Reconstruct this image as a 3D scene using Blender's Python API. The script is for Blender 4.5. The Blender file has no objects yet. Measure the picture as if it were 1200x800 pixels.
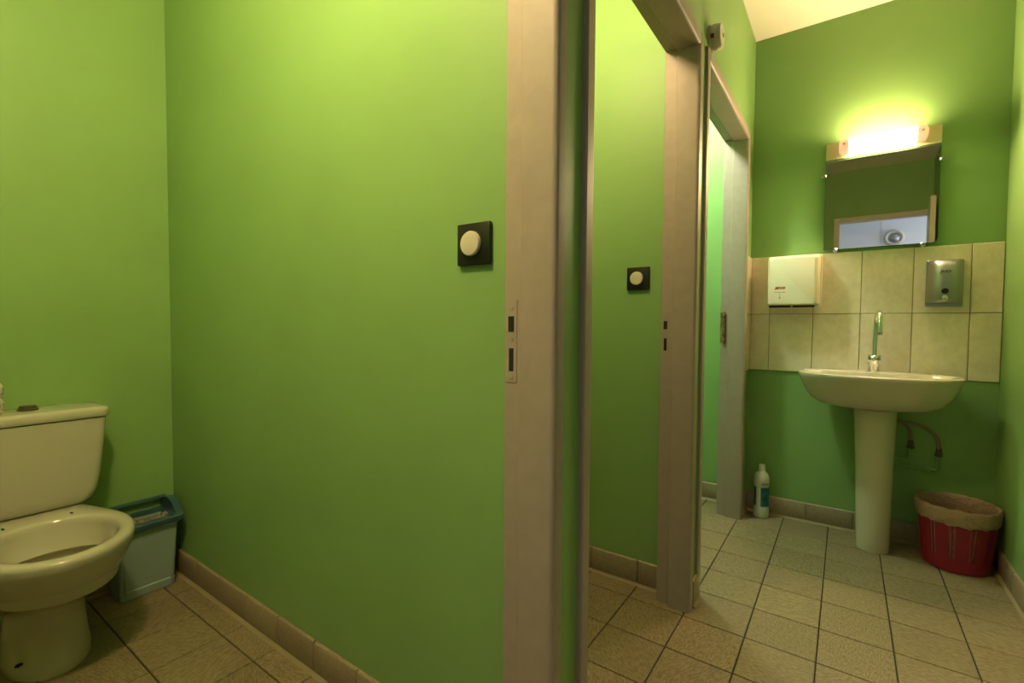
import bpy, bmesh, math, random
from mathutils import Vector, Matrix
random.seed(7)
C = bpy.context.scene.collection
S = bpy.context.scene
PI = math.pi

# ------------------------------------------------------------------ camera
F_PX, PITCH, YAW, ROLL, EYE = 555.08, 0.03602617, 0.614171586, 0.00656663823, 1.03
cy, sy, cp, sp = math.cos(YAW), math.sin(YAW), math.cos(PITCH), math.sin(PITCH)
fwd = Vector((-sy * cp, cy * cp, -sp)); rgt = Vector((cy, sy, 0)); upv = rgt.cross(fwd)
r2 = rgt * math.cos(ROLL) + upv * math.sin(ROLL); u2 = upv * math.cos(ROLL) - rgt * math.sin(ROLL)
cam_d = bpy.data.cameras.new('camera'); cam = bpy.data.objects.new('camera', cam_d); C.objects.link(cam)
cam_d.sensor_width = 36; cam_d.lens = F_PX / 1200 * 36; cam_d.clip_start = 0.02
M4 = Matrix((r2, u2, -fwd)).transposed().to_4x4(); M4.translation = (0, 0, EYE); cam.matrix_world = M4
S.camera = cam

# ------------------------------------------------------------------ light and exposure
S.view_settings.view_transform = 'Standard'; S.view_settings.look = 'None'
S.view_settings.gamma = 1; S.view_settings.use_curve_mapping = False
S.view_settings.exposure = 0.0
W = bpy.data.worlds.new('world'); S.world = W; W.use_nodes = True
W.node_tree.nodes['Background'].inputs[0].default_value = (0.75, 0.85, 1, 1)
W.node_tree.nodes['Background'].inputs[1].default_value = 0.15
WARM = (1.0, 0.71, 0.37)
VANITY_POWER = 520.0      # emission strength of the mirror lamp's diffuser
STALL_POWER = 310.0       # emission strength of the stall globes
def area(name, loc, rot, sx, sy_, power, col):
    d = bpy.data.lights.new(name, 'AREA'); d.shape = 'RECTANGLE'; d.size = sx; d.size_y = sy_; d.energy = power; d.color = col
    o = bpy.data.objects.new(name, d); C.objects.link(o); o.location = loc; o.rotation_euler = rot
    return o
area('daylight_hall', (1.95, -1.25, 1.6), (0, PI / 2, 0), 1.2, 0.9, 20, (0.80, 0.86, 1.0))       # through window_1

# ------------------------------------------------------------------ materials
def mat(name, col, rough=0.5, metal=0.0, spec=0.5, bump=None, vary=None, emit=None, coat=0.0):
    m = bpy.data.materials.new(name); m.use_nodes = True
    nt = m.node_tree; b = nt.nodes['Principled BSDF']; L = nt.links
    b.inputs['Base Color'].default_value = (*col, 1); b.inputs['Roughness'].default_value = rough
    b.inputs['Metallic'].default_value = metal; b.inputs['Specular IOR Level'].default_value = spec
    b.inputs['Coat Weight'].default_value = coat
    tc = nt.nodes.new('ShaderNodeTexCoord')
    if vary:      # (scale, dark factor, bright factor)
        n = nt.nodes.new('ShaderNodeTexNoise'); n.inputs['Scale'].default_value = vary[0]; n.inputs['Detail'].default_value = 4
        r = nt.nodes.new('ShaderNodeValToRGB'); r.color_ramp.elements[0].position = 0.3; r.color_ramp.elements[1].position = 0.7
        r.color_ramp.elements[0].color = (*[c * vary[1] for c in col], 1); r.color_ramp.elements[1].color = (*[min(1, c * vary[2]) for c in col], 1)
        L.new(tc.outputs['Object'], n.inputs['Vector']); L.new(n.outputs['Fac'], r.inputs['Fac']); L.new(r.outputs['Color'], b.inputs['Base Color'])
    if bump:      # (scale, strength, distance)
        n = nt.nodes.new('ShaderNodeTexNoise'); n.inputs['Scale'].default_value = bump[0]; n.inputs['Detail'].default_value = 3
        bp = nt.nodes.new('ShaderNodeBump'); bp.inputs['Strength'].default_value = bump[1]; bp.inputs['Distance'].default_value = bump[2]
        L.new(tc.outputs['Object'], n.inputs['Vector']); L.new(n.outputs['Fac'], bp.inputs['Height']); L.new(bp.outputs['Normal'], b.inputs['Normal'])
    if emit:
        b.inputs['Emission Color'].default_value = (*emit[0], 1); b.inputs['Emission Strength'].default_value = emit[1]
    return m
def tile_mat(name, c1, c2, rough, sx, sy_, rot, bump):
    # glazed stoneware: streaky brushed grain, each tile a little different
    m = bpy.data.materials.new(name); m.use_nodes = True; nt = m.node_tree; L = nt.links; b = nt.nodes['Principled BSDF']
    tc = nt.nodes.new('ShaderNodeTexCoord'); mp = nt.nodes.new('ShaderNodeMapping'); oi = nt.nodes.new('ShaderNodeObjectInfo')
    ro = nt.nodes.new('ShaderNodeMath'); ro.operation = 'MULTIPLY'; ro.inputs[1].default_value = 6.28
    cmb = nt.nodes.new('ShaderNodeCombineXYZ'); L.new(oi.outputs['Random'], ro.inputs[0])
    ad = nt.nodes.new('ShaderNodeMath'); ad.operation = 'ADD'; ad.inputs[1].default_value = rot
    L.new(ro.outputs[0], ad.inputs[0])
    rr = nt.nodes.new('ShaderNodeVectorRotate'); rr.rotation_type = 'Z_AXIS'; L.new(tc.outputs['Object'], rr.inputs['Vector']); L.new(ad.outputs[0], rr.inputs['Angle'])
    L.new(rr.outputs[0], mp.inputs['Vector']); mp.inputs['Scale'].default_value = (sx, sy_, sx)
    L.new(oi.outputs['Random'], cmb.inputs[2]); mu = nt.nodes.new('ShaderNodeVectorMath'); mu.operation = 'SCALE'; mu.inputs['Scale'].default_value = 40
    L.new(cmb.outputs[0], mu.inputs[0]); L.new(mu.outputs[0], mp.inputs['Location'])
    n = nt.nodes.new('ShaderNodeTexNoise'); n.inputs['Scale'].default_value = 1.0; n.inputs['Detail'].default_value = 5; n.inputs['Roughness'].default_value = 0.65
    L.new(mp.outputs[0], n.inputs['Vector'])
    r = nt.nodes.new('ShaderNodeValToRGB'); r.color_ramp.elements[0].position = 0.35; r.color_ramp.elements[1].position = 0.65
    r.color_ramp.elements[0].color = (*c1, 1); r.color_ramp.elements[1].color = (*c2, 1)
    L.new(n.outputs['Fac'], r.inputs['Fac'])
    hsv = nt.nodes.new('ShaderNodeHueSaturation'); mr = nt.nodes.new('ShaderNodeMapRange'); mr.inputs['To Min'].default_value = 0.93; mr.inputs['To Max'].default_value = 1.07
    L.new(oi.outputs['Random'], mr.inputs['Value']); L.new(mr.outputs[0], hsv.inputs['Value']); L.new(r.outputs['Color'], hsv.inputs['Color'])
    L.new(hsv.outputs[0], b.inputs['Base Color']); b.inputs['Roughness'].default_value = rough
    bp = nt.nodes.new('ShaderNodeBump'); bp.inputs['Strength'].default_value = bump; bp.inputs['Distance'].default_value = 0.002
    L.new(n.outputs['Fac'], bp.inputs['Height']); L.new(bp.outputs['Normal'], b.inputs['Normal'])
    return m
PAINT = mat('green_wall_paint', (0.225, 0.385, 0.128), 0.5, spec=0.3, bump=(170, 0.12, 0.002), vary=(3.0, 0.96, 1.04))
CEIL = mat('ceiling_paint', (0.82, 0.76, 0.66), 0.85, bump=(140, 0.2, 0.002))
HALLW = mat('hall_white_paint', (0.80, 0.80, 0.80), 0.7, bump=(120, 0.1, 0.002))
FRAME = mat('frame_enamel', (0.37, 0.30, 0.25), 0.5, spec=0.35, bump=(260, 0.10, 0.001), vary=(30, 0.95, 1.04))
FLOORT = tile_mat('floor_stoneware', (0.150, 0.112, 0.060), (0.315, 0.25, 0.150), 0.42, 60, 240, 0.0, 0.45)
SKIRT = tile_mat('skirting_stoneware', (0.26, 0.20, 0.125), (0.34, 0.27, 0.175), 0.4, 60, 160, 0.0, 0.2)
WALLT = tile_mat('wall_tile_glaze', (0.71, 0.61, 0.45), (0.80, 0.71, 0.54), 0.28, 25, 30, 0.0, 0.25)
GROUT = mat('dark_grout', (0.035, 0.026, 0.015), 0.9, bump=(300, 0.3, 0.002))
WGROUT = mat('wall_grout', (0.30, 0.23, 0.13), 0.9)
MORTAR = mat('skirting_mortar', (0.30, 0.235, 0.135), 0.85, bump=(200, 0.3, 0.002))
CERAM = mat('cream_ceramic', (0.52, 0.49, 0.41), 0.16, spec=0.5, coat=0.3)
CERAMW = mat('white_ceramic', (0.56, 0.50, 0.39), 0.15, spec=0.5, coat=0.3)
CHROME = mat('chrome', (0.75, 0.75, 0.74), 0.10, metal=1.0)
STEEL = mat('brushed_steel', (0.36, 0.37, 0.375), 0.42, metal=1.0, bump=(90, 0.05, 0.001))
DARKM = mat('dark_recess', (0.012, 0.008, 0.006), 0.9)
BLACK = mat('black_plastic', (0.012, 0.011, 0.010), 0.3)
CREAMP = mat('cream_plastic', (0.62, 0.56, 0.43), 0.35)
WHITEP = mat('white_plastic', (0.60, 0.57, 0.47), 0.35)
DISPP = mat('dispenser_plastic', (0.86, 0.74, 0.58), 0.3)
REDINK = mat('red_ink', (0.55, 0.03, 0.015), 0.5)
GREYINK = mat('grey_ink', (0.25, 0.20, 0.14), 0.6)
DARKINK = mat('dark_ink', (0.01, 0.03, 0.035), 0.5)
PINKINK = mat('pale_red_ink', (0.50, 0.20, 0.12), 0.5)
MIRROR = mat('mirror_silver', (0.86, 0.88, 0.86), 0.02, metal=1.0)
GLASSE = mat('mirror_edge', (0.10, 0.22, 0.14), 0.15)
PLATE = mat('lamp_plate', (0.72, 0.58, 0.36), 0.4)
DIFF = mat('lamp_diffuser', (0.9, 0.88, 0.85), 0.3, emit=(WARM, VANITY_POWER))
CAPE = mat('lamp_holder_glow', (0.9, 0.70, 0.55), 0.3, emit=((1.0, 0.50, 0.30), 0.75))
BINB = mat('bin_grey_blue_plastic', (0.26, 0.35, 0.31), 0.45, bump=(60, 0.04, 0.002))
BINL = mat('bin_teal_plastic', (0.03, 0.085, 0.10), 0.4)
BINLIN = mat('crumpled_white_bag', (0.42, 0.38, 0.32), 0.6, bump=(35, 0.8, 0.02))
REDB = mat('red_bin_plastic', (0.23, 0.007, 0.024), 0.35)
BAG = mat('bin_bag_film', (0.36, 0.23, 0.165), 0.4, bump=(45, 0.9, 0.012))
HOSE = mat('braided_hose', (0.30, 0.22, 0.18), 0.35, metal=0.9, bump=(500, 0.4, 0.002))
BRASS = mat('dark_valve_metal', (0.16, 0.12, 0.09), 0.4, metal=0.8)
TEAL = mat('teal_label', (0.01, 0.13, 0.14), 0.45, vary=(40, 0.5, 1.6))
LABELG = mat('bottle_print', (0.25, 0.22, 0.17), 0.6)
WATER = mat('toilet_water', (0.42, 0.38, 0.26), 0.05)
RUST = mat('worn_hinge_metal', (0.20, 0.12, 0.06), 0.55, metal=0.5, vary=(60, 0.3, 1.8))
LEAF = mat('door_leaf_paint', (0.60, 0.52, 0.36), 0.5)
GLOBE3 = mat('cool_lit_globe', (0.9, 0.9, 0.9), 0.3, emit=((0.88, 1.0, 0.76), 340.0))
GLOBE2 = mat('dim_lit_globe', (0.9, 0.9, 0.9), 0.3, emit=(WARM, STALL_POWER * 0.58))
GLOBE = mat('lit_globe', (0.9, 0.9, 0.9), 0.3, emit=(WARM, STALL_POWER))
PAPER = mat('tissue_paper', (0.80, 0.76, 0.66), 0.9)
GLASSW = mat('frosted_window', (0.8, 0.85, 0.9), 0.4, emit=((0.8, 0.9, 1.0), 1.0))

# ------------------------------------------------------------------ mesh helpers
def box(bm, x0, x1, y0, y1, z0, z1, bev=0.0, seg=1):
    r = bmesh.ops.create_cube(bm, size=1.0)
    vs = r['verts']
    for v in vs:
        v.co = Vector(((x0 + x1) / 2 + v.co.x * (x1 - x0), (y0 + y1) / 2 + v.co.y * (y1 - y0), (z0 + z1) / 2 + v.co.z * (z1 - z0)))
    if bev > 0:
        es = list({e for v in vs for e in v.link_edges})
        bmesh.ops.bevel(bm, geom=es, offset=bev, segments=seg, profile=0.5, affect='EDGES', clamp_overlap=True)
    return bm
def bx(*a, **k):
    return box(bmesh.new(), *a, **k)
def loft(bm, rings, cap0=True, cap1=True, closed=True):
    vr = [[bm.verts.new(p) for p in r] for r in rings]
    n = len(vr[0])
    for a, b in zip(vr, vr[1:]):
        for i in range(n if closed else n - 1):
            j = (i + 1) % n
            bm.faces.new((a[i], a[j], b[j], b[i]))
    if cap0: bm.faces.new(list(reversed(vr[0])))
    if cap1: bm.faces.new(vr[-1])
    return vr
def circ(c, r, n=24, ax='z', ry=None):
    ry = r if ry is None else ry
    out = []
    for i in range(n):
        a = 2 * PI * i / n; p, q = r * math.cos(a), ry * math.sin(a)
        if ax == 'z': out.append(Vector((c[0] + p, c[1] + q, c[2])))
        elif ax == 'x': out.append(Vector((c[0], c[1] + p, c[2] + q)))
        else: out.append(Vector((c[0] - p, c[1], c[2] + q)))
    return out
def tube(bm, pts, r, n=10, rs=None):
    pts = [Vector(p) for p in pts]; rings = []
    up = Vector((0, 0, 1)) if abs((pts[1] - pts[0]).normalized().z) < 0.9 else Vector((1, 0, 0))
    for i, p in enumerate(pts):
        t = (pts[min(i + 1, len(pts) - 1)] - pts[max(i - 1, 0)]).normalized()
        a = t.cross(up).normalized(); b = a.cross(t); up = b
        rr = rs[i] if rs else r
        rings.append([p + a * rr * math.cos(2 * PI * k / n) + b * rr * math.sin(2 * PI * k / n) for k in range(n)])
    loft(bm, rings)
    return bm
def curve_pts(ctrl, n=8):
    P = [Vector(p) for p in ctrl]; P = [2 * P[0] - P[1]] + P + [2 * P[-1] - P[-2]]; out = []
    for i in range(1, len(P) - 2):
        for k in range(n):
            t = k / n; a, b, c, d = P[i - 1:i + 3]
            out.append(0.5 * ((2 * b) + (c - a) * t + (2 * a - 5 * b + 4 * c - d) * t * t + (3 * b - a - 3 * c + d) * t ** 3))
    out.append(P[-2]); return out
def lathe(bm, c, prof, n=28, ax='z', cap0=True, cap1=True):
    rings = []
    for r, h in prof:
        cc = (c[0], c[1], c[2] + h) if ax == 'z' else ((c[0] + h, c[1], c[2]) if ax == 'x' else (c[0], c[1] - h, c[2]))
        rings.append(circ(cc, max(r, 1e-4), n, ax))
    loft(bm, rings, cap0, cap1)
    return bm
def obj(name, bm, m, parent=None, smooth=35, origin=None):
    bmesh.ops.recalc_face_normals(bm, faces=bm.faces)
    me = bpy.data.meshes.new(name)
    if origin is not None: bmesh.ops.translate(bm, verts=bm.verts, vec=-Vector(origin))
    bm.to_mesh(me); bm.free()
    me.materials.append(m)
    if smooth:
        for p in me.polygons: p.use_smooth = True
        me.set_sharp_from_angle(angle=math.radians(smooth))
    o = bpy.data.objects.new(name, me); C.objects.link(o)
    if parent is not None: o.parent = parent
    if origin is not None: o.location = Vector(origin) - (parent.matrix_world.translation if False else Vector((0, 0, 0)))
    return o
def empty(name):
    o = bpy.data.objects.new(name, None); C.objects.link(o); o.empty_display_size = 0.05
    return o
def struct(o): o['kind'] = 'structure'; return o
def tag(o, label, cat, group=None):
    o['label'] = label; o['category'] = cat
    if group: o['group'] = group
    return o
def text(name, s, size, loc, rot, m, parent, shear=0.0, bold=0.0, sx=1.0, spacing=1.0):
    c = bpy.data.curves.new(name, 'FONT'); c.body = s; c.size = size; c.align_x = 'CENTER'; c.align_y = 'CENTER'
    c.shear = shear; c.offset = bold; c.extrude = 0.0004; c.space_character = spacing
    tmp = bpy.data.objects.new(name + '_curve', c); C.objects.link(tmp)
    me = bpy.data.meshes.new_from_object(tmp.evaluated_get(bpy.context.evaluated_depsgraph_get()))
    bpy.data.objects.remove(tmp); me.materials.clear(); me.materials.append(m)
    o = bpy.data.objects.new(name, me); C.objects.link(o); o.parent = parent
    o.location = loc; o.rotation_euler = rot; o.scale = (sx, 1, 1)
    return o

# ------------------------------------------------------------------ room dimensions (metres, floor z = 0)
XL, XLI, XR = -0.443, -0.547, 0.556         # corridor left wall faces, right wall
YB, YF = 2.925, -0.41                       # wall with the basin, wall behind the camera
ZC = 2.58; XS = -2.284                      # ceiling, back wall of the cubicles
DOORS = [(-0.095, 0.748, 0.045, 0.036), (0.908, 1.723, 0.040, 0.045), (1.878, 2.728, 0.045, 0.040)]; DT = 1.995; FW = 0.045

# floor
fl = struct(obj('floor', bx(-2.42, 2.1, -2.2, 3.1, -0.06, -0.0045), GROUT, smooth=0))
def tile_mesh(name, m, sx, sy_, th, bev):
    bm = bmesh.new(); a, b = sx / 2, sy_ / 2
    loft(bm, [[Vector((x * q, y * q2, z)) for x, y in ((-1, -1), (1, -1), (1, 1), (-1, 1))] for (q, q2, z) in
              ((a, b, -th), (a, b, -bev), (a - bev * 0.35, b - bev * 0.35, -bev * 0.3), (a - bev, b - bev, 0))], cap0=False)
    bmesh.ops.recalc_face_normals(bm, faces=bm.faces)
    me = bpy.data.meshes.new(name); bm.to_mesh(me); bm.free(); me.materials.append(m)
    return me
ft = tile_mesh('tile', FLOORT, 0.1958, 0.1958, 0.0045, 0.0018)
for i in range(-10, 5):
    for j in range(-5, 12):
        x, y = -0.4495 + 0.2 * i + 0.1, 0.7 + 0.2 * j + 0.1
        if x < -1.9 and y > 0.9: continue
        t = bpy.data.objects.new('tile', ft); C.objects.link(t); t.parent = fl
        t.location = (x, y, random.uniform(-0.0004, 0.0)); t.rotation_euler = (random.uniform(-.001, .001), random.uniform(-.001, .001), 0)

# ceiling
struct(obj('ceiling', bx(-2.42, 2.1, YF - 0.14, 3.1, ZC, ZC + 0.1), CEIL, smooth=0))
# corridor's left wall, pierced by the three doors
bm = bmesh.new()
lims = [(a - wa, b + wb) for a, b, wa, wb in DOORS]
seg = [(YF - 0.14, lims[0][0]), (lims[0][1], lims[1][0]), (lims[1][1], lims[2][0]), (lims[2][1], YB)]
for a, b in seg: box(bm, XLI, XL, a, b, 0.0, ZC)
for a, b in lims: box(bm, XLI, XL, a, b, DT + FW, ZC)
struct(obj('wall_left', bm, PAINT, smooth=0))
wall_back = struct(obj('wall_back', bx(XLI, XR + 0.1, YB, 3.05, 0, ZC), PAINT, smooth=0))
struct(obj('wall_right', bx(XR, XR + 0.1, YF, YB, 0, ZC), PAINT, smooth=0))
OX0, OX1, OT = -0.193, 0.55, 2.045
bm = bmesh.new(); box(bm, XL, OX0 - 0.05, YF - 0.1, YF, 0, ZC); box(bm, OX0 - 0.05, XR, YF - 0.1, YF, OT + 0.05, ZC)
box(bm, XR, XR + 0.1, YF - 0.1, YF, 0, ZC)
struct(obj('wall_front', bm, PAINT, smooth=0))
struct(obj('wall_cubicle_back', bx(XS - 0.1, XS, -0.3, 3.05, 0, ZC), PAINT, smooth=0))
struct(obj('wall_cubicle_near', bx(XS, XLI, -0.3, -0.2, 0, ZC), PAINT, smooth=0))
struct(obj('wall_cubicle_divider', bx(XS, XLI - 0.011, 0.787, 0.853, 0, ZC), PAINT, smooth=0))
struct(obj('wall_cubicle_second_divider', bx(XS, XLI - 0.011, 1.807, 1.845, 0, ZC), PAINT, smooth=0))
struct(obj('wall_end_room', bx(XS, XLI, 2.96, 3.05, 0, ZC), PAINT, smooth=0))

# hall behind the camera, seen only in the mirror
bm = bmesh.new(); box(bm, -1.6, 0.172, -2.12, -2.02, 0, 2.6); box(bm, 0.178, 2.0, -2.12, -2.02, 0, 2.6); box(bm, 0.17, 0.18, -2.12, -2.03, 0, 2.6)
struct(obj('wall_hall_far', bm, HALLW, smooth=0))
struct(obj('wall_hall_left', bx(-1.7, -1.6, -2.1, -0.55, 0, 2.6), HALLW, smooth=0))
bm = bmesh.new()
box(bm, 2.0, 2.1, -2.1, -1.75, 0, 2.6); box(bm, 2.0, 2.1, -0.75, -0.51, 0, 2.6); box(bm, 2.0, 2.1, -1.75, -0.75, 0, 0.95); box(bm, 2.0, 2.1, -1.75, -0.75, 2.25, 2.6)
struct(obj('wall_hall_right', bm, HALLW, smooth=0))
bm = bmesh.new(); box(bm, -1.7, XL, -0.57, -0.552, 0, 2.6); box(bm, XR + 0.1, 2.0, -0.53, -0.51, 0, 2.6)
struct(obj('wall_hall_near', bm, HALLW, smooth=0))
struct(obj('ceiling_hall', bx(-1.7, 2.1, -2.12, -0.551, 2.6, 2.68), HALLW, smooth=0))

# ------------------------------------------------------------------ door frames: pressed metal linings
def frame(name, y0, y1, w0, w1):
    root = struct(empty(name))
    xo, xi, xr, rd, rb_ = XL + 0.011, XLI - 0.010, -0.511, 0.011, 0.016
    def section(face, w):          # (x, distance behind the opening's face) round one lining, hollow rebate towards the cubicle
        arc = [(xo - rd + rd * math.sin(PI / 2 * k / 5), rd - rd * math.cos(PI / 2 * k / 5)) for k in range(6)]
        return [(xr + .002, 0)] + arc + [(xo, w - .003), (xo - .003, w), (xi + .003, w), (xi, w - .003), (xi, rb_ + .002), (xi + .002, rb_), (xr, rb_), (xr, .002)]
    jr = None
    for y, s_, w in ((y0, -1, w0), (y1, 1, w1)):
        bm = bmesh.new(); loft(bm, [[Vector((x, y + s_ * q, z)) for x, q in section(y, w)] for z in (0, DT + FW)])
        jr = obj('jamb', bm, FRAME, root, smooth=25)
    bm = bmesh.new(); loft(bm, [[Vector((x, yy, DT + q)) for x, q in section(0, FW)] for yy in (y0 - .017, y1 + .017)])
    obj('lintel', bm, FRAME, root, smooth=25)
    return root, jr
def strike(jr, y1):
    # lock keep let into the rebate of the jamb: two dark slots and screws on a thin plate
    yf = y1 + 0.016; xc = XLI + 0.0045
    pl = obj('strike_plate', bx(xc - 0.012, xc + 0.016, yf - 0.0012, yf + 0.001, 0.915, 1.078, bev=0.0005), FRAME, jr.parent)
    obj('latch_slot', bx(xc - 0.004, xc + 0.009, yf - 0.0024, yf, 1.016, 1.046), DARKM, pl, smooth=0)
    obj('bolt_slot', bx(xc - 0.002, xc + 0.008, yf - 0.0024, yf, 0.938, 0.983), DARKM, pl, smooth=0)
    for z in (1.062, 1.000, 0.926):
        obj('screw', lathe(bmesh.new(), (xc + 0.004, yf - 0.001, z), [(0.0042, 0), (0.0042, 0.0012), (0.002, 0.0016)], 10, 'y'), FRAME, pl)
f1, j1 = frame('door_1', *DOORS[0]); strike(j1, DOORS[0][1])
f2, j2 = frame('door_2', *DOORS[1]); strike(j2, DOORS[1][1])
f3, j3 = frame('door_3', *DOORS[2])
hb = bmesh.new(); yh = DOORS[2][1] + 0.016
box(hb, XLI - 0.010, XLI + 0.020, yh - 0.002, yh + 0.001, 0.94, 1.10, bev=0.0008)
h = obj('hinge', hb, RUST, f3)
for za, zb in ((0.935, 0.99), (0.995, 1.045), (1.05, 1.105)):
    obj('knuckle', lathe(bmesh.new(), (XLI + 0.009, yh - 0.007, za), [(0.007, 0), (0.0075, 0.004), (0.0075, zb - za - 0.004), (0.006, zb - za)], 12), RUST, h)
# frame and opened leaf of the entrance door behind the camera
f4 = struct(empty('door_4'))
obj('jamb', bx(OX0 - 0.05, OX0, YF - 0.11, YF + 0.012, 0, OT + 0.05, bev=0.003), LEAF, f4)
obj('lintel', bx(OX0, OX1, YF - 0.11, YF + 0.012, OT, OT + 0.05, bev=0.003), LEAF, f4)
lf = obj('leaf', bx(-0.038, 0, 0, 0.82, 0.01, OT + 0.03, bev=0.002), LEAF, f4); lf.location = (0.552, YF + 0.016, 0); lf.rotation_euler = (0, 0, 0.047)
bm = bmesh.new(); tube(bm, [(-0.038, 0.76, 1.03), (-0.08, 0.76, 1.03), (-0.088, 0.75, 1.03), (-0.088, 0.65, 1.03)], 0.009)
obj('door_handle', bm, CHROME, lf)

# window that gives the hall its cool daylight
w1 = struct(obj('window_1', bx(2.03, 2.05, -1.75, -0.75, 0.95, 2.25), GLASSW, smooth=0))

# ------------------------------------------------------------------ skirting tiles
def skirting(name, p0, p1, nrm, joints, h=0.098):
    """runs from p0 to p1 (x, y) on a wall whose room-side normal is nrm; joints: distances of the joints from p0"""
    p0, p1, nrm = Vector((*p0, 0)), Vector((*p1, 0)), Vector((*nrm, 0)); d = (p1 - p0).normalized(); ln = (p1 - p0).length
    bm = bmesh.new(); q = [p0, p1]
    prof = [(0.0, 0.0), (0.021, 0.0), (0.012, 0.008), (0.005, 0.012), (0.005, h - 0.006), (0.0, h - 0.002)]
    loft(bm, [[p + nrm * a + Vector((0, 0, z)) for a, z in prof] for p in q])
    root = struct(obj(name, bm, MORTAR, smooth=0))
    js = [0.0] + [j for j in joints if 0.004 < j < ln - 0.004] + [ln]
    for a, b in zip(js, js[1:]):
        g = 0.0022
        bm = bmesh.new(); L = b - a - 2 * g; z0 = 0.009
        if L < 0.008: bm.free(); continue
        pr = [(0.004, z0), (0.0115, z0), (0.0125, z0 + 0.002), (0.0125, h - 0.007), (0.0105, h - 0.0025), (0.007, h), (0.002, h)]
        hh = random.uniform(-0.0012, 0.0012)
        base = p0 + d * (a + g)
        loft(bm, [[d * s + nrm * u + Vector((0, 0, z + (hh if z > h / 2 else 0))) for u, z in pr] for s in (0, L)])
        t = obj('tile', bm, SKIRT, root, smooth=30); t.location = base
    return root
g = lambda x0, ph=-0.45: sorted([(x0 - (ph - 0.2 * k)) for k in range(-12, 14)])
skirting('baseboard_cubicle', (XLI - 0.012, 0.787), (XS, 0.787), (0, -1), [abs((-0.45 - 0.2 * k) - (XLI - 0.011)) for k in range(1, 10)])
skirting('baseboard_cubicle_back', (XS, 0.774), (XS, -0.2), (1, 0), [0.074 + 0.2 * k for k in range(5)])
skirting('baseboard_second_cubicle', (XLI - 0.012, 1.807), (XS, 1.807), (0, -1), [abs((-0.45 - 0.2 * k) - (XLI - 0.011)) for k in range(1, 10)])
skirting('baseboard_end_room', (XLI - 0.012, 2.96), (XS, 2.96), (0, -1), [abs((-0.5 - 0.2 * k) - (XLI - 0.011)) for k in range(1, 10)])
skirting('baseboard_left', (XL, 0.785), (XL, 0.867), (1, 0), [])
skirting('baseboard_left.001', (XL, 1.769), (XL, 1.832), (1, 0), [])
skirting('baseboard_left.002', (XL, 2.769), (XL, 2.912), (1, 0), [])
skirting('baseboard_back', (XL, YB), (XR, YB), (0, -1), [0.292 - 0.2, 0.292, 0.494, 0.694, 0.896])
skirting('baseboard_right', (XR, 2.912), (XR, 0.6), (-1, 0), [0.15 + 0.2 * k for k in range(12)])

# ------------------------------------------------------------------ splashback tiles
cols = [(-0.4350, -0.345), (-0.342, -0.1455), (-0.1425, 0.0535), (0.0565, 0.2505), (0.2535, 0.4490), (0.4520, 0.5535)]
rows = [(0.790, 1.0935), (1.0965, 1.403)]
obj('tile_grout', bx(-0.443, 0.5525, YB - 0.005, YB, 0.792, 1.401), WGROUT, wall_back, smooth=0)
wl = bpy.data.objects['wall_left']
obj('tile_grout', bx(XL, XL + 0.005, 2.771, 2.925, 0.792, 1.401), WGROUT, wl, smooth=0)
for z0, z1 in rows:
    for x0, x1 in cols:
        bm = bx(x0, x1, YB - 0.0085 - random.uniform(0, 0.0008), YB - 0.003, z0, z1, bev=0.0018)
        obj('tile', bm, WALLT, wall_back, origin=((x0 + x1) / 2, YB, (z0 + z1) / 2))
    bm = bx(XL + 0.003, XL + 0.0085, 2.770, 2.9155, z0, z1, bev=0.0018)
    obj('tile', bm, WALLT, wl, origin=(XL, 2.85, (z0 + z1) / 2))

# ------------------------------------------------------------------ toilet
TY, TX = 0.345, XS          # axis y, wall x
def egg(z, ub, uc, uf, hw, hb, nf=20, ns=9, nb=5):
    pts = []
    for k in range(nf + 1):                       # front half, +v side to -v side
        a = PI / 2 - PI * k / nf
        pts.append((uc + (uf - uc) * math.cos(a), hw * math.sin(a)))
    def side(s, t): w = hb + (hw - hb) * (0.5 + 0.5 * math.cos(PI * t)); return (uc + (ub - uc) * t, s * w)
    for k in range(1, ns + 1): pts.append(side(-1, k / ns))
    for k in range(1, nb): pts.append((ub - 0.006 * math.sin(PI * k / nb), -hb + 2 * hb * k / nb))
    for k in range(ns, 0, -1): pts.append(side(1, k / ns))
    return [Vector((TX + u, TY - v, z)) for u, v in pts]
toilet = tag(empty('toilet'), 'cream ceramic toilet without seat and with close-coupled cistern, standing in the first cubicle', 'toilet')
R_ = [(0.0, .07, .27, .440, .101, .082), (.006, .07, .27, .443, .103, .084), (.03, .072, .27, .440, .101, .083), (.08, .075, .27, .430, .094, .078), (.13, .08, .27, .424, .091, .075),
      (.165, .08, .27, .426, .092, .075), (.195, .08, .28, .445, .101, .078), (.225, .08, .30, .485, .122, .085), (.265, .08, .33, .545, .149, .095), (.305, .08, .36, .588, .167, .104),
      (.345, .08, .38, .617, .178, .109), (.375, .08, .39, .631, .183, .112), (.393, .08, .395, .638, .184, .114), (.402, .082, .395, .635, .182, .113), (.4065, .088, .395, .627, .175, .109)]
IN_ = [(.4075, .250, .40, .612, .160), (.4055, .256, .405, .602, .149), (.399, .262, .405, .594, .143), (.385, .265, .405, .590, .140), (.350, .275, .40, .584, .140),
       (.318, .295, .40, .570, .132), (.312, .292, .40, .574, .136), (.309, .280, .40, .584, .145), (.272, .280, .40, .580, .143), (.266, .288, .40, .572, .135), (.262, .33, .41, .52, .08)]
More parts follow.
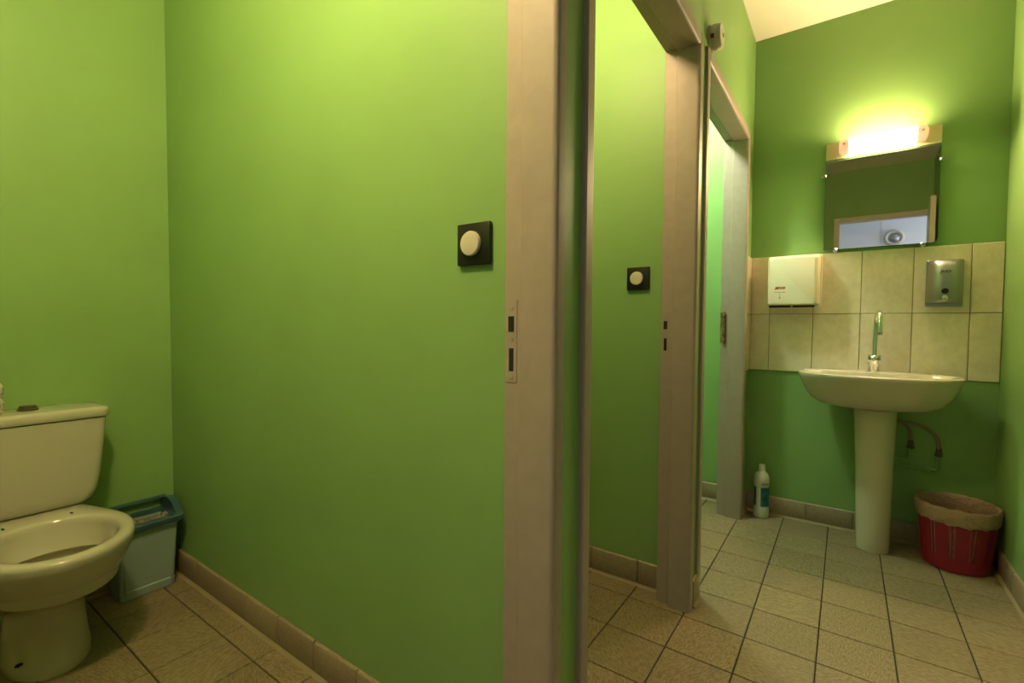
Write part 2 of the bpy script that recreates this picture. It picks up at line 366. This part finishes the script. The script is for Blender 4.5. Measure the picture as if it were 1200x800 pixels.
def oval(z, ub, uc, uf, hw, nf=20, nbk=22):
    pts = [(uc + (uf - uc) * math.cos(PI / 2 - PI * k / nf), hw * math.sin(PI / 2 - PI * k / nf)) for k in range(nf + 1)]
    pts += [(uc - (uc - ub) * math.cos(PI / 2 - PI * k / (nbk + 1)), hw * -math.sin(PI / 2 - PI * k / (nbk + 1))) for k in range(1, nbk + 1)]
    pts = pts[:nf + 1] + [(uc - (uc - ub) * math.sin(PI * k / (nbk + 1)), -hw * math.cos(PI * k / (nbk + 1))) for k in range(1, nbk + 1)]
    return [Vector((TX + u, TY - v, z)) for u, v in pts]
bm = bmesh.new(); loft(bm, [egg(*r) for r in R_] + [oval(*r) for r in IN_])
bowl = obj('bowl', bm, CERAM, toilet, smooth=50)
bm = bmesh.new(); loft(bm, [oval(.268, .284, .40, .577, .139), oval(.2685, .285, .40, .576, .138)])
obj('water', bm, WATER, toilet)
for s in (-1, 1):
    bm = bmesh.new(); lathe(bm, (0, 0, 0), [(0.0062, -0.004), (0.0062, 0.0006)], 12)
    for v in bm.verts: v.co.y *= 1.9; v.co.x *= .62
    o = obj('seat_bolt_hole', bm, DARKM, toilet); o.location = (-2.045, TY - 0.0035 + s * 0.077, 0.4072); o.rotation_euler = (0, 0, 0.5 * PI)
bm = bmesh.new(); lathe(bm, (0, 0, 0), [(0.0065, -0.004), (0.0065, 0.001)], 12, 'x')
for v in bm.verts: v.co.y *= 1.9
o = obj('floor_bolt_hole', bm, DARKM, toilet); o.location = (-1.897, 0.2665, 0.052); o.rotation_euler = (0.3, -0.12, -0.75); o.scale = (1, .75, .75)
def rrect(z, u0, u1, hw, r, n=5):
    pts = []
    for cx_, cy_, a0 in ((u1 - r, hw - r, 0), (u0 + r, hw - r, PI / 2), (u0 + r, -hw + r, PI), (u1 - r, -hw + r, 1.5 * PI)):
        for k in range(n + 1):
            a = a0 + PI / 2 * k / n; pts.append((cx_ + r * math.cos(a), cy_ + r * math.sin(a)))
    return [Vector((TX + u, TY + v, z)) for u, v in pts]
bm = bmesh.new()
loft(bm, [rrect(.408, .035, .150, .118, .03), rrect(.411, .022, .163, .136, .033), rrect(.424, .014, .172, .151, .034), rrect(.452, .011, .177, .161, .030), rrect(.50, .01, .180, .168, .026), rrect(.60, .009, .183, .178, .024), rrect(.70, .008, .184, .186, .022)])
obj('cistern', bm, CERAM, toilet, smooth=40)
bm = bmesh.new()
loft(bm, [rrect(.7015, .012, .180, .182, .022), rrect(.703, .006, .188, .190, .024), rrect(.709, .004, .192, .193, .026), rrect(.728, .004, .192, .193, .026), rrect(.735, .008, .187, .189, .026), rrect(.7375, .018, .176, .178, .022)])
obj('cistern_lid', bm, CERAM, toilet, smooth=40)
bm = lathe(bmesh.new(), (TX + 0.095, TY + 0.003, 0.7375), [(0.026, 0), (0.026, 0.006), (0.022, 0.008), (0.022, 0.013), (0.019, 0.0155)], 24)
obj('flush_button', bm, BRASS, toilet)['label'] = 'dark metal push button'

# decorated roll on the cistern at the picture's left edge
roll = tag(empty('toilet_roll'), 'cream scalloped roll with dark scroll print on the toilet cistern lid', 'toilet roll')
bm = bmesh.new(); rings = []
for k, z in enumerate([0.738, 0.742, 0.755, 0.775, 0.784, 0.788, 0.794, 0.81, 0.828, 0.835, 0.838]):
    r = [.043, .048, .0505, .0505, .048, .0455, .048, .0505, .0495, .046, .041][k]
    rings.append([Vector((-2.165 + r * (1 + 0.03 * math.cos(9 * a)) * math.cos(a), 0.239 + r * (1 + 0.03 * math.cos(9 * a)) * math.sin(a), z)) for a in [2 * PI * i / 54 for i in range(54)]])
loft(bm, rings); obj('paper', bm, PAPER, roll)
bm = bmesh.new()
for zc in (0.764, 0.812):
    for k in range(7):
        a0 = -0.9 + k * 0.33
        pts = [(-2.165 + 0.0525 * math.cos(a0 + 0.10 * math.sin(t)), 0.239 + 0.0525 * math.sin(a0 + 0.10 * math.sin(t)), zc + 0.011 * math.cos(t * 0.85)) for t in [0.5 + 0.5 * q for q in range(9)]]
        tube(bm, pts, 0.0012, 5)
obj('scroll_print', bm, GREYINK, roll)['kind'] = 'stuff'

# ------------------------------------------------------------------ push-button light switches
def switch(xc, yw, zc, label):
    r = tag(empty('light_switch'), label, 'switch', None)
    h = 0.0445
    obj('plate', bx(xc - h, xc + h, yw - 0.011, yw, zc - h, zc + h, bev=0.003, seg=2), BLACK, r)
    bm = lathe(bmesh.new(), (xc - 0.003, yw - 0.010, zc), [(0.0262, 0), (0.0262, 0.007), (0.0245, 0.0095), (0.020, 0.0105)], 36, 'y'); obj('push_button', bm, CREAMP, r)
    obj('button_ring', lathe(bmesh.new(), (xc - 0.003, yw - 0.0105, zc), [(0.0285, 0), (0.0285, 0.0015), (0.027, 0.0022)], 36, 'y'), BLACK, r)
    return r
switch(-0.6505, 0.787, 1.2000, 'black square switch plate with round cream button on the big green wall beside the toilet')
switch(-0.6695, 1.807, 1.212, 'smaller-looking black square switch with round cream button seen through the middle doorway')

# ------------------------------------------------------------------ grey blue bin beside the toilet
gb = tag(empty('waste_bin'), 'grey-blue plastic bin with teal rim, standing in the corner beside the toilet', 'bin')
def rr2(z, x0, x1, y0, y1, r, n=4):
    pts = []
    for cx_, cy_, a0 in ((x1 - r, y1 - r, 0), (x0 + r, y1 - r, PI / 2), (x0 + r, y0 + r, PI), (x1 - r, y0 + r, 1.5 * PI)):
        for k in range(n + 1):
            a = a0 + PI / 2 * k / n; pts.append(Vector((cx_ + r * math.cos(a), cy_ + r * math.sin(a), z)))
    return pts
bm = bmesh.new()
loft(bm, [rr2(0.0, -2.262, -2.142, .567, .735, .012), rr2(.004, -2.264, -2.139, .564, .738, .012), rr2(.03, -2.264, -2.138, .563, .739, .012), rr2(.034, -2.265, -2.142, .565, .738, .012),
          rr2(.245, -2.267, -2.130, .556, .748, .012), rr2(.249, -2.270, -2.124, .551, .752, .012), rr2(.262, -2.270, -2.123, .550, .753, .012), rr2(.262, -2.262, -2.131, .558, .745, .010), rr2(.10, -2.258, -2.140, .566, .737, .010)])
body = obj('body', bm, BINB, gb, smooth=30)
for ya in (.578, .722):       # pressed outline of the front panel
    obj('panel_rib', bx(-2.1405, -2.1345, ya, ya + .004, .005, .242), BINB, gb, smooth=0)
bm = bmesh.new()
loft(bm, [rr2(.255, -2.276, -2.114, .543, .760, .014), rr2(.258, -2.278, -2.110, .541, .762, .015), rr2(.276, -2.278, -2.108, .541, .762, .015), rr2(.280, -2.276, -2.112, .545, .758, .014), rr2(.281, -2.262, -2.128, .572, .738, .012), rr2(.266, -2.260, -2.130, .575, .735, .012)], cap0=False, cap1=False)
obj('rim', bm, BINL, gb, smooth=30)
for ya, yb in ((.541, .567), (.738, .762)):       # raised curved cheeks at both ends
    prof = []
    for k in range(13):
        t = k / 12; prof.append((-2.278 + 0.168 * t, .278 + 0.050 * math.sin(PI * min(1, 0.18 + t * 0.82)) ** 0.8))
    bm = bmesh.new()
    ra = [Vector((x, ya, z)) for x, z in prof] + [Vector((-2.110, ya, .268)), Vector((-2.278, ya, .268))]
    rb = [Vector((x, yb, z)) for x, z in prof] + [Vector((-2.110, yb, .268)), Vector((-2.278, yb, .268))]
    loft(bm, [ra, rb]); obj('rim_cheek', bm, BINL, gb, smooth=30)
bm = bmesh.new(); tube(bm, [(-2.268, .555, .318), (-2.268, .75, .318)], 0.008, 8); obj('hinge_bar', bm, BINL, gb)
bm = bmesh.new(); n = 16; grid = [[bm.verts.new((-2.258 + .124 * i / n, .572 + .165 * j / n, .245 + .030 * math.sin(PI * i / n) * random.uniform(.3, 1) + random.uniform(-.006, .006))) for j in range(n + 1)] for i in range(n + 1)]
for i in range(n):
    for j in range(n): bm.faces.new((grid[i][j], grid[i + 1][j], grid[i + 1][j + 1], grid[i][j + 1]))
bmesh.ops.solidify(bm, geom=bm.faces[:], thickness=0.003)
obj('bin_liner', bm, BINLIN, gb, smooth=60)['label'] = 'crumpled white bag inside'

# ------------------------------------------------------------------ wash basin on pedestal
SX, SYc = 0.112, 2.735
basin_root = tag(empty('wash_basin'), 'white ceramic pedestal washbasin under the mirror on the tiled wall', 'washbasin')
def bas(z, rx, yf, yb, e=2.6, n=56):
    """ring: front half a super-ellipse, back cut straight along the wall"""
    pts = []; yc = SYc
    for i in range(n):
        a = 2 * PI * i / n; c, s = math.cos(a), math.sin(a)
        x = rx * math.copysign(abs(c) ** (2 / e), c)
        y = math.copysign(abs(s) ** (2 / e), s)
        pts.append(Vector((SX + x, yc + (y * (yb - yc) if y > 0 else y * (yc - yf)), z)))
    return pts
bm = bmesh.new()
loft(bm, [bas(.655, .09, 2.66, 2.84), bas(.662, .17, 2.615, 2.87), bas(.672, .215, 2.590, 2.90), bas(.695, .247, 2.568, 2.914), bas(.73, .270, 2.548, 2.916), bas(.77, .288, 2.530, 2.9162), bas(.795, .297, 2.518, 2.9163), bas(.808, .301, 2.513, 2.9164), bas(.814, .300, 2.514, 2.9164), bas(.817, .295, 2.519, 2.914),
          bas(.8165, .275, 2.540, 2.83, 2.4), bas(.811, .264, 2.551, 2.805, 2.3), bas(.79, .25, 2.565, 2.795, 2.3), bas(.74, .21, 2.60, 2.785, 2.2), bas(.70, .14, 2.64, 2.76, 2.0), bas(.69, .05, 2.70, 2.74, 2.0)])
basin = obj('basin', bm, CERAMW, basin_root, smooth=50)
bm = lathe(bmesh.new(), (SX, 2.72, .6915), [(0.03, 0), (0.03, 0.003), (0.022, 0.004)], 24); obj('drain', bm, CHROME, basin)
def ped(z, hw, yf, yb, n=32):
    pts = []; yc = yf + hw * 1.05
    for k in range(n + 1):
        a = PI * k / n; pts.append(Vector((0.125 - hw * math.cos(a) - 0.006 * (z / .66), yc - hw * 1.05 * math.sin(a), z)))
    pts += [Vector((0.125 + hw - 0.006 * (z / .66), yb, z)), Vector((0.125 - hw - 0.006 * (z / .66), yb, z))]
    return pts
bm = bmesh.new(); loft(bm, [ped(0, .062, 2.682, 2.80), ped(.006, .064, 2.680, 2.80), ped(.05, .064, 2.680, 2.80), ped(.2, .067, 2.676, 2.80), ped(.4, .072, 2.668, 2.80), ped(.6, .079, 2.656, 2.80), ped(.654, .082, 2.65, 2.80)])
obj('pedestal', bm, CERAMW, basin_root, smooth=50)

faucet = tag(empty('faucet'), 'chrome swan-neck tap standing on the back ledge of the washbasin', 'faucet')
fx, fy = 0.113, 2.862
bm = lathe(bmesh.new(), (fx, fy, .8165), [(0.026, 0), (0.026, .004), (0.0225, .006), (0.0215, .045), (0.0235, .048), (0.0235, .066), (0.02, .072), (0.012, .078)], 28); obj('tap_body', bm, CHROME, faucet)
pts = curve_pts([(fx, fy, .885), (fx + .002, fy, .96), (fx + .004, fy - .005, 1.045), (fx + .006, fy - .03, 1.088), (fx + .009, fy - .07, 1.100), (fx + .012, fy - .11, 1.080), (fx + .0125, fy - .128, 1.035), (fx + .0125, fy - .130, 1.005)], 6)
obj('spout', tube(bmesh.new(), pts, 0.0098, 14), CHROME, faucet)
obj('aerator', lathe(bmesh.new(), (fx + .0125, fy - .130, .992), [(0.0105, 0), (0.0118, .002), (0.0118, .018), (0.010, .020)], 18), CHROME, faucet)
for s in (-1, 1):
    bm = bmesh.new(); box(bm, fx + s * .0215 - .004, fx + s * .0215 + .004, fy - .014, fy + .006, .856, .896, bev=.0025, seg=2); obj('handle', bm, CHROME, faucet)

# ------------------------------------------------------------------ pipes under the basin
pp = tag(empty('water_pipes'), 'two braided hoses and green painted supply pipes on the wall right of the pedestal', 'pipes')
obj('hose', tube(bmesh.new(), curve_pts([(0.15, 2.855, .625), (0.19, 2.86, .605), (0.235, 2.86, .575), (0.256, 2.88, .545), (0.262, 2.888, .500)]), 0.007, 8), HOSE, pp)
obj('hose', tube(bmesh.new(), curve_pts([(0.15, 2.835, .605), (0.20, 2.845, .592), (0.27, 2.86, .583), (0.32, 2.875, .56), (0.352, 2.885, .52), (0.362, 2.888, .47)]), 0.0075, 8), HOSE, pp)
for x, z in ((0.262, .470), (0.362, .448)):
    v = obj('valve', lathe(bmesh.new(), (x, 2.89, z), [(0.010, -.012), (0.014, -.010), (0.015, 0), (0.012, .004), (0.0105, .012), (0.0105, .022), (0.008, .030)], 8), BRASS, pp)
PIPEP = PAINT
obj('pipe', tube(bmesh.new(), [(0.362, 2.905, .45), (0.362, 2.912, .43), (0.362, 2.914, .375), (0.358, 2.914, .368), (0.35, 2.914, .366), (0.16, 2.914, .366)], 0.0062, 8), PIPEP, pp)
obj('pipe', tube(bmesh.new(), [(0.262, 2.905, .472), (0.262, 2.912, .455), (0.262, 2.914, .415), (0.258, 2.914, .408), (0.25, 2.914, .406), (0.16, 2.914, .406)], 0.0062, 8), PIPEP, pp)
for x, z in ((0.33, .366), (0.21, .366), (0.21, .406)):
    obj('pipe_clip', bx(x - .006, x + .006, 2.906, 2.925, z - .009, z + .009, bev=.002), PIPEP, pp)

# ------------------------------------------------------------------ mirror and its lamp
mr = tag(empty('mirror'), 'frameless wall mirror held by four small chrome clips above the tiled wall', 'mirror')
mx0, mx1, mz0, mz1, my = -0.107, 0.332, 1.418, 1.862, 2.9085
def rrxz(y, r, ins=0.0, n=5):
    pts = []
    for cx_, cz_, a0, rr in ((mx1, mz1, 0, .004), (mx0, mz1, PI / 2, .004), (mx0, mz0, PI, .004), (mx1, mz0, 1.5 * PI, r)):
        sx_ = -1 if cx_ == mx1 else 1; sz_ = -1 if cz_ == mz1 else 1
        for k in range(n + 1):
            a = a0 + PI / 2 * k / n
            pts.append(Vector((cx_ + sx_ * (rr + ins) + rr * math.cos(a), y, cz_ + sz_ * (rr + ins) + rr * math.sin(a))))
    return pts
bm = bmesh.new(); loft(bm, [rrxz(my + .005, .02), rrxz(my + .0008, .02), rrxz(my, .02, .0008)]); obj('glass', bm, GLASSE, mr, smooth=0)
bm = bmesh.new(); loft(bm, [rrxz(my - .0002, .02, .002), rrxz(my - .0006, .02, .002)]); obj('silvered_face', bm, MIRROR, mr, smooth=0)
for ch in [c for c in mr.children if c.name != 'clip']:       # the top of the glass leans out a little
    ch.matrix_basis = Matrix.Translation((0, my, mz0)) @ Matrix.Translation((.11, 0, 0)) @ Matrix.Rotation(-0.0162, 4, 'Z') @ Matrix.Rotation(0.014, 4, 'X') @ Matrix.Translation((-.11, -my, -mz0))
for x, z, dx, dz in ((mx0, 1.79, -1, 0), (mx1, 1.79, 1, 0), (-.055, mz0, 0, -1), (.278, mz0, 0, -1)):
    bm = bmesh.new(); c = (x + dx * .005, 0, z + dz * .005); e = (.0162 * (x - .11) + .014 * (z - mz0))
    lathe(bm, (c[0], YB, c[2]), [(0.006, 0), (0.006, .014 + e), (0.0085, .0165 + e), (0.0105, .018 + e), (0.0105, .022 + e), (0.007, .025 + e)], 14, 'y'); obj('clip', bm, CHROME, mr)

lamp = tag(empty('wall_lamp'), 'lit strip lamp on a beige backplate directly above the mirror', 'lamp')
obj('backplate', bx(-.106, .333, 2.903, YB, 1.868, 1.950, bev=.003, seg=2), PLATE, lamp)
def dprof(x, ins=0.0):
    pts = []; ys, zs = 2.858, 1.914; ry, rz = .036 - ins, .031 - ins
    pts.append(Vector((x, 2.902, zs + rz)))
    for k in range(13):
        a = PI / 2 + PI * k / 12
        pts.append(Vector((x, ys + ry * math.cos(a), zs + rz * math.sin(a))))
    pts.append(Vector((x, 2.902, zs - rz)))
    return pts
bm = bmesh.new(); loft(bm, [dprof(-.010), dprof(.238)]); df = obj('diffuser', bm, DIFF, lamp, smooth=50)
df.data.materials.append(mat('lamp_diffuser_dimmed', (0.9, 0.88, 0.85), 0.3, emit=(WARM, VANITY_POWER * 0.18)))
for p in df.data.polygons:       # same cover, emission cut on top and bottom to soften the wall glow
    if abs(p.normal.z) > 0.6: p.material_index = 1
for xa, xb in ((-.012, -.052), (.240, .280)):
    bm = bmesh.new(); s = 1 if xb > xa else -1
    loft(bm, [dprof(xa), dprof(xb - s * .012), dprof(xb - s * .003, .006), dprof(xb, .014)])
    e = obj('end_cap', bm, CAPE, lamp, smooth=50)
    obj('tube_pin', lathe(bmesh.new(), ((xa + xb) / 2, 2.8225, 1.914), [(0.006, -.002), (0.006, .001), (0.003, .002)], 10, 'y'), PLATE, e)

# ------------------------------------------------------------------ paper towel dispenser
dp = tag(empty('towel_dispenser'), 'cream paper towel dispenser with red lettering on the wall tiles', 'dispenser')
def drr(y, x0, x1, z0, z1, r, n=4):
    pts = []
    for cx_, cz_, a0 in ((x1 - r, z1 - r, 0), (x0 + r, z1 - r, PI / 2), (x0 + r, z0 + r, PI), (x1 - r, z0 + r, 1.5 * PI)):
        for k in range(n + 1):
            a = a0 + PI / 2 * k / n; pts.append(Vector((cx_ + r * math.cos(a), y, cz_ + r * math.sin(a))))
    return pts
bm = bmesh.new()
loft(bm, [drr(2.9165, -.351, -.108, 1.126, 1.400, .012), drr(2.885, -.351, -.108, 1.126, 1.400, .012), drr(2.882, -.349, -.110, 1.128, 1.398, .012)]); obj('back_case', bm, DISPP, dp, smooth=35)
bm = bmesh.new()
loft(bm, [drr(2.881, -.345, -.114, 1.136, 1.394, .012), drr(2.86, -.345, -.115, 1.136, 1.393, .012), drr(2.825, -.344, -.121, 1.136, 1.389, .014), drr(2.812, -.340, -.126, 1.139, 1.384, .014), drr(2.807, -.333, -.133, 1.145, 1.377, .012)]); obj('cover', bm, DISPP, dp, smooth=35)
obj('paper_slot', bx(-.335, -.135, 2.816, 2.88, 1.128, 1.137), DARKM, dp, smooth=0)
obj('lock', lathe(bmesh.new(), (-.232, 2.816, 1.134), [(0.005, 0), (0.005, .0035)], 12, 'y'), CREAMP, dp)
RX = (PI / 2, 0, 0)
text('lettering', 'JEDOR', .0155, (-.286, 2.8066, 1.226), RX, REDINK, dp, shear=.35, bold=.0006, sx=1.0)
bm = bmesh.new()
for k, (a, b) in enumerate(((-.311, -.303), (-.301, -.288), (-.286, -.280), (-.277, -.261))): box(bm, a, b, 2.8064, 2.807, 1.2035, 1.2065)
obj('small_print', bm, PINKINK, dp, smooth=0)
bm = bmesh.new(); box(bm, -.2868, -.2852, 2.8064, 2.807, 1.178, 1.200)
vs = [bm.verts.new(p) for p in ((-.2905, 2.8065, 1.179), (-.2815, 2.8065, 1.179), (-.286, 2.8065, 1.170))]; bm.faces.new(vs)
obj('arrow_print', bm, GREYINK, dp, smooth=0)

# ------------------------------------------------------------------ soap dispenser
sd = tag(empty('soap_dispenser'), 'brushed steel soap dispenser with small lettering on the tiles right of the tap', 'dispenser')
bm = bmesh.new()
loft(bm, [drr(2.9165, .296, .424, 1.124, 1.338, .008), drr(2.908, .296, .424, 1.124, 1.338, .008), drr(2.906, .298, .422, 1.126, 1.336, .008)]); obj('back_plate', bm, STEEL, sd, smooth=35)
bm = bmesh.new(); rings = []
for z, d, hw in ((1.140, .070, .058), (1.144, .080, .0605), (1.155, .086, .0615), (1.20, .090, .0615), (1.26, .088, .0610), (1.30, .078, .0595), (1.322, .066, .0585), (1.330, .052, .0575)):
    prof = []
    for k in range(17):
        t = -1 + 2 * k / 16; prof.append(Vector((.360 + hw * math.copysign(abs(t) ** .9, t), 2.9055 - d * (1 - abs(t) ** 3.2) ** .6, z)))
    rings.append(prof + [Vector((.360 + hw, 2.9058, z)), Vector((.360 - hw, 2.9058, z))])
loft(bm, rings); obj('steel_cover', bm, STEEL, sd, smooth=40)
text('lettering', 'JVD', .0165, (.352, 2.8203, 1.276), (PI / 2 - 0.24, 0, 0), DARKINK, sd, shear=.15, bold=.0004, sx=1.35)
obj('sight_hole', lathe(bmesh.new(), (.352, 2.8175, 1.190), [(0.0125, 0), (0.0125, .003), (0.010, .0035)], 18, 'y'), DARKM, sd)
bm = lathe(bmesh.new(), (.352, 2.8185, 1.160), [(0.0125, 0), (0.0125, .008), (0.0105, .014), (0.006, .017)], 20, 'y'); obj('push_valve', bm, CHROME, sd)

# ------------------------------------------------------------------ cleaning bottle
bt = tag(empty('cleaner_bottle'), 'white cleaning bottle with teal label on the floor beside the last doorway', 'bottle')
bxc, byc = -0.352, 2.852
bm = lathe(bmesh.new(), (bxc, byc, 0.0005), [(.032, 0), (.0365, .004), (.0375, .012), (.0375, .05), (.0355, .055), (.0355, .172), (.0375, .177), (.0375, .205), (.036, .218), (.029, .234), (.018, .246), (.0145, .250)], 32); obj('body', bm, WHITEP, bt, smooth=40)
bm = lathe(bmesh.new(), (bxc, byc, .2505), [(.0135, 0), (.0165, .001), (.0165, .006), (.0155, .008), (.0155, .030), (.0135, .033)], 24); obj('cap', bm, WHITEP, bt, smooth=40)
def wrap(z0, z1, a0, a1, r, m, name):
    bm = bmesh.new(); n = 14
    loft(bm, [[Vector((bxc + rr * math.cos(a0 + (a1 - a0) * k / n), byc + rr * math.sin(a0 + (a1 - a0) * k / n), z)) for k in range(n + 1)] for rr, z in ((r, z0), (r + .0006, z0), (r + .0006, z1), (r, z1))], False, False, False)
    return obj(name, bm, m, bt)
wrap(.064, .166, -PI / 2 + 0.02, -PI / 2 + 1.55, .0356, TEAL, 'label')
wrap(.064, .166, -PI / 2 - 1.7, -PI / 2 - 0.62, .0356, TEAL, 'label')
wrap(.184, .190, -PI / 2 + 0.1, -PI / 2 + 1.2, .0376, LABELG, 'print')

# ------------------------------------------------------------------ red waste bin with bag
rb = tag(empty('waste_bin'), 'dark red slotted wastebasket with pale bin bag in the corner under the basin', 'bin')
rcx, rcy, RH = 0.412, 2.772, 0.262
NA, NZ = 120, 9
def rbR(z): return .112 + .024 * z / RH
SL = [k for k in range(NA) if k % 10 in (4, 6)]
def ringr(z, dr=0): return [Vector((rcx + (rbR(z) + dr) * math.cos(2 * PI * k / NA), rcy + (rbR(z) + dr) * math.sin(2 * PI * k / NA), z)) for k in range(NA)]
zs = [0.004, 0.03, 0.06, 0.205, 0.235, RH]
bm = bmesh.new(); vr = [[bm.verts.new(p) for p in ringr(z)] for z in zs]
for q in range(len(zs) - 1):
    for k in range(NA):
        if q == 2 and k in SL: continue
        j = (k + 1) % NA; bm.faces.new((vr[q][k], vr[q][j], vr[q + 1][j], vr[q + 1][k]))
bm.faces.new(list(reversed(vr[0])))
bmesh.ops.recalc_face_normals(bm, faces=bm.faces)
bmesh.ops.solidify(bm, geom=bm.faces[:], thickness=0.0025)
obj('basket', bm, REDB, rb, smooth=40)
bm = bmesh.new(); rnd = random.Random(3); NB = 72
wob = [0.5 * math.sin(5 * 2 * PI * k / NB + 1) + 0.35 * math.sin(11 * 2 * PI * k / NB) + 0.3 * rnd.uniform(-1, 1) for k in range(NB)]
rings = []
for (dr, z, wa, wz) in ((.0035, .205, .0012, .006), (.006, .212, .0016, .006), (.0065, .235, .002, .002), (.006, .258, .0015, .002), (.0045, .270, .001, .003), (.000, .273, .001, .003), (-.006, .268, .001, .003), (-.006, .23, .001, 0), (-.0045, .15, .001, 0), (-.005, .06, .001, 0), (-.03, .02, .002, 0)):
    zz = min(z, RH)
    rings.append([Vector((rcx + (rbR(zz) + dr + wa * wob[k]) * math.cos(2 * PI * k / NB), rcy + (rbR(zz) + dr + wa * wob[k]) * math.sin(2 * PI * k / NB), z + wz * wob[(k * 3) % NB])) for k in range(NB)])
loft(bm, rings, cap0=False, cap1=True)
obj('bin_bag', bm, BAG, rb, smooth=60)['label'] = 'pale translucent bag folded over the rim'

# ------------------------------------------------------------------ alarm on the wall over the last doorway
al = tag(empty('smoke_alarm'), 'round white alarm with a red light on the wall above the last doorway', 'alarm')
ay, az = 1.905, 2.10
bm = lathe(bmesh.new(), (XL, ay, az), [(.046, 0), (.046, .007), (.043, .008), (.043, .012), (.0455, .013), (.0455, .028), (.044, .030)], 36, 'x'); obj('base', bm, WHITEP, al, smooth=35)
bm = lathe(bmesh.new(), (XL, ay, az), [(.0435, .0302), (.043, .036), (.039, .041), (.020, .0435)], 36, 'x'); obj('cover', bm, WHITEP, al, smooth=35)
bm = bmesh.new(); box(bm, XL + .010, XL + .022, ay - .0475, ay - .040, az - .020, az - .006, bev=.001); obj('indicator', bm, mat('red_indicator', (.20, .008, .004), .4), al)['label'] = 'dark red indicator window'
bm = lathe(bmesh.new(), (XL + .0425, ay, az), [(.008, 0), (.008, .003), (.006, .004)], 16, 'x'); obj('test_button', bm, PINKINK, al)

# ------------------------------------------------------------------ lamps outside the picture and the hall's round fitting
def globe(x, y, z, label, gm):
    r = tag(empty('ceiling_lamp'), label, 'lamp')
    obj('base', lathe(bmesh.new(), (x, y, ZC - .03), [(.05, 0), (.055, .004), (.055, .03)], 24), WHITEP, r)
    obj('stem', lathe(bmesh.new(), (x, y, z + .068), [(.008, 0), (.008, ZC - .03 - z - .068)], 12), WHITEP, r)
    bm = bmesh.new(); bmesh.ops.create_uvsphere(bm, u_segments=24, v_segments=14, radius=.07); bmesh.ops.translate(bm, verts=bm.verts, vec=(x, y, z)); obj('globe', bm, gm, r, smooth=60)
globe(-0.80, 0.08, 2.26, 'lit globe lamp on the ceiling above the toilet cubicle', GLOBE)
globe(-0.80, 1.16, 2.26, 'lit globe lamp on the ceiling of the middle cubicle', GLOBE2)
globe(-0.84, 2.30, 2.40, 'cool white globe lamp on the ceiling of the end room', GLOBE3)
hl = tag(empty('hall_lamp'), 'round white wall fitting seen in the mirror through the entrance', 'lamp')
hx, hz = .31, 2.03
def lathe_y(prof): 
    bm = bmesh.new(); rings = [[Vector((hx + r * math.cos(2 * PI * k / 32), -2.02 + d, hz + r * math.sin(2 * PI * k / 32))) for k in range(32)] for r, d in prof]; loft(bm, rings); return bm
obj('ring', lathe_y([(.10, 0), (.105, .01), (.10, .03), (.085, .045), (.07, .04), (.062, .025)]), WHITEP, hl, smooth=50)
obj('lens', lathe_y([(.060, .0255), (.055, .034), (.03, .045), (.008, .05)]), STEEL, hl, smooth=50)
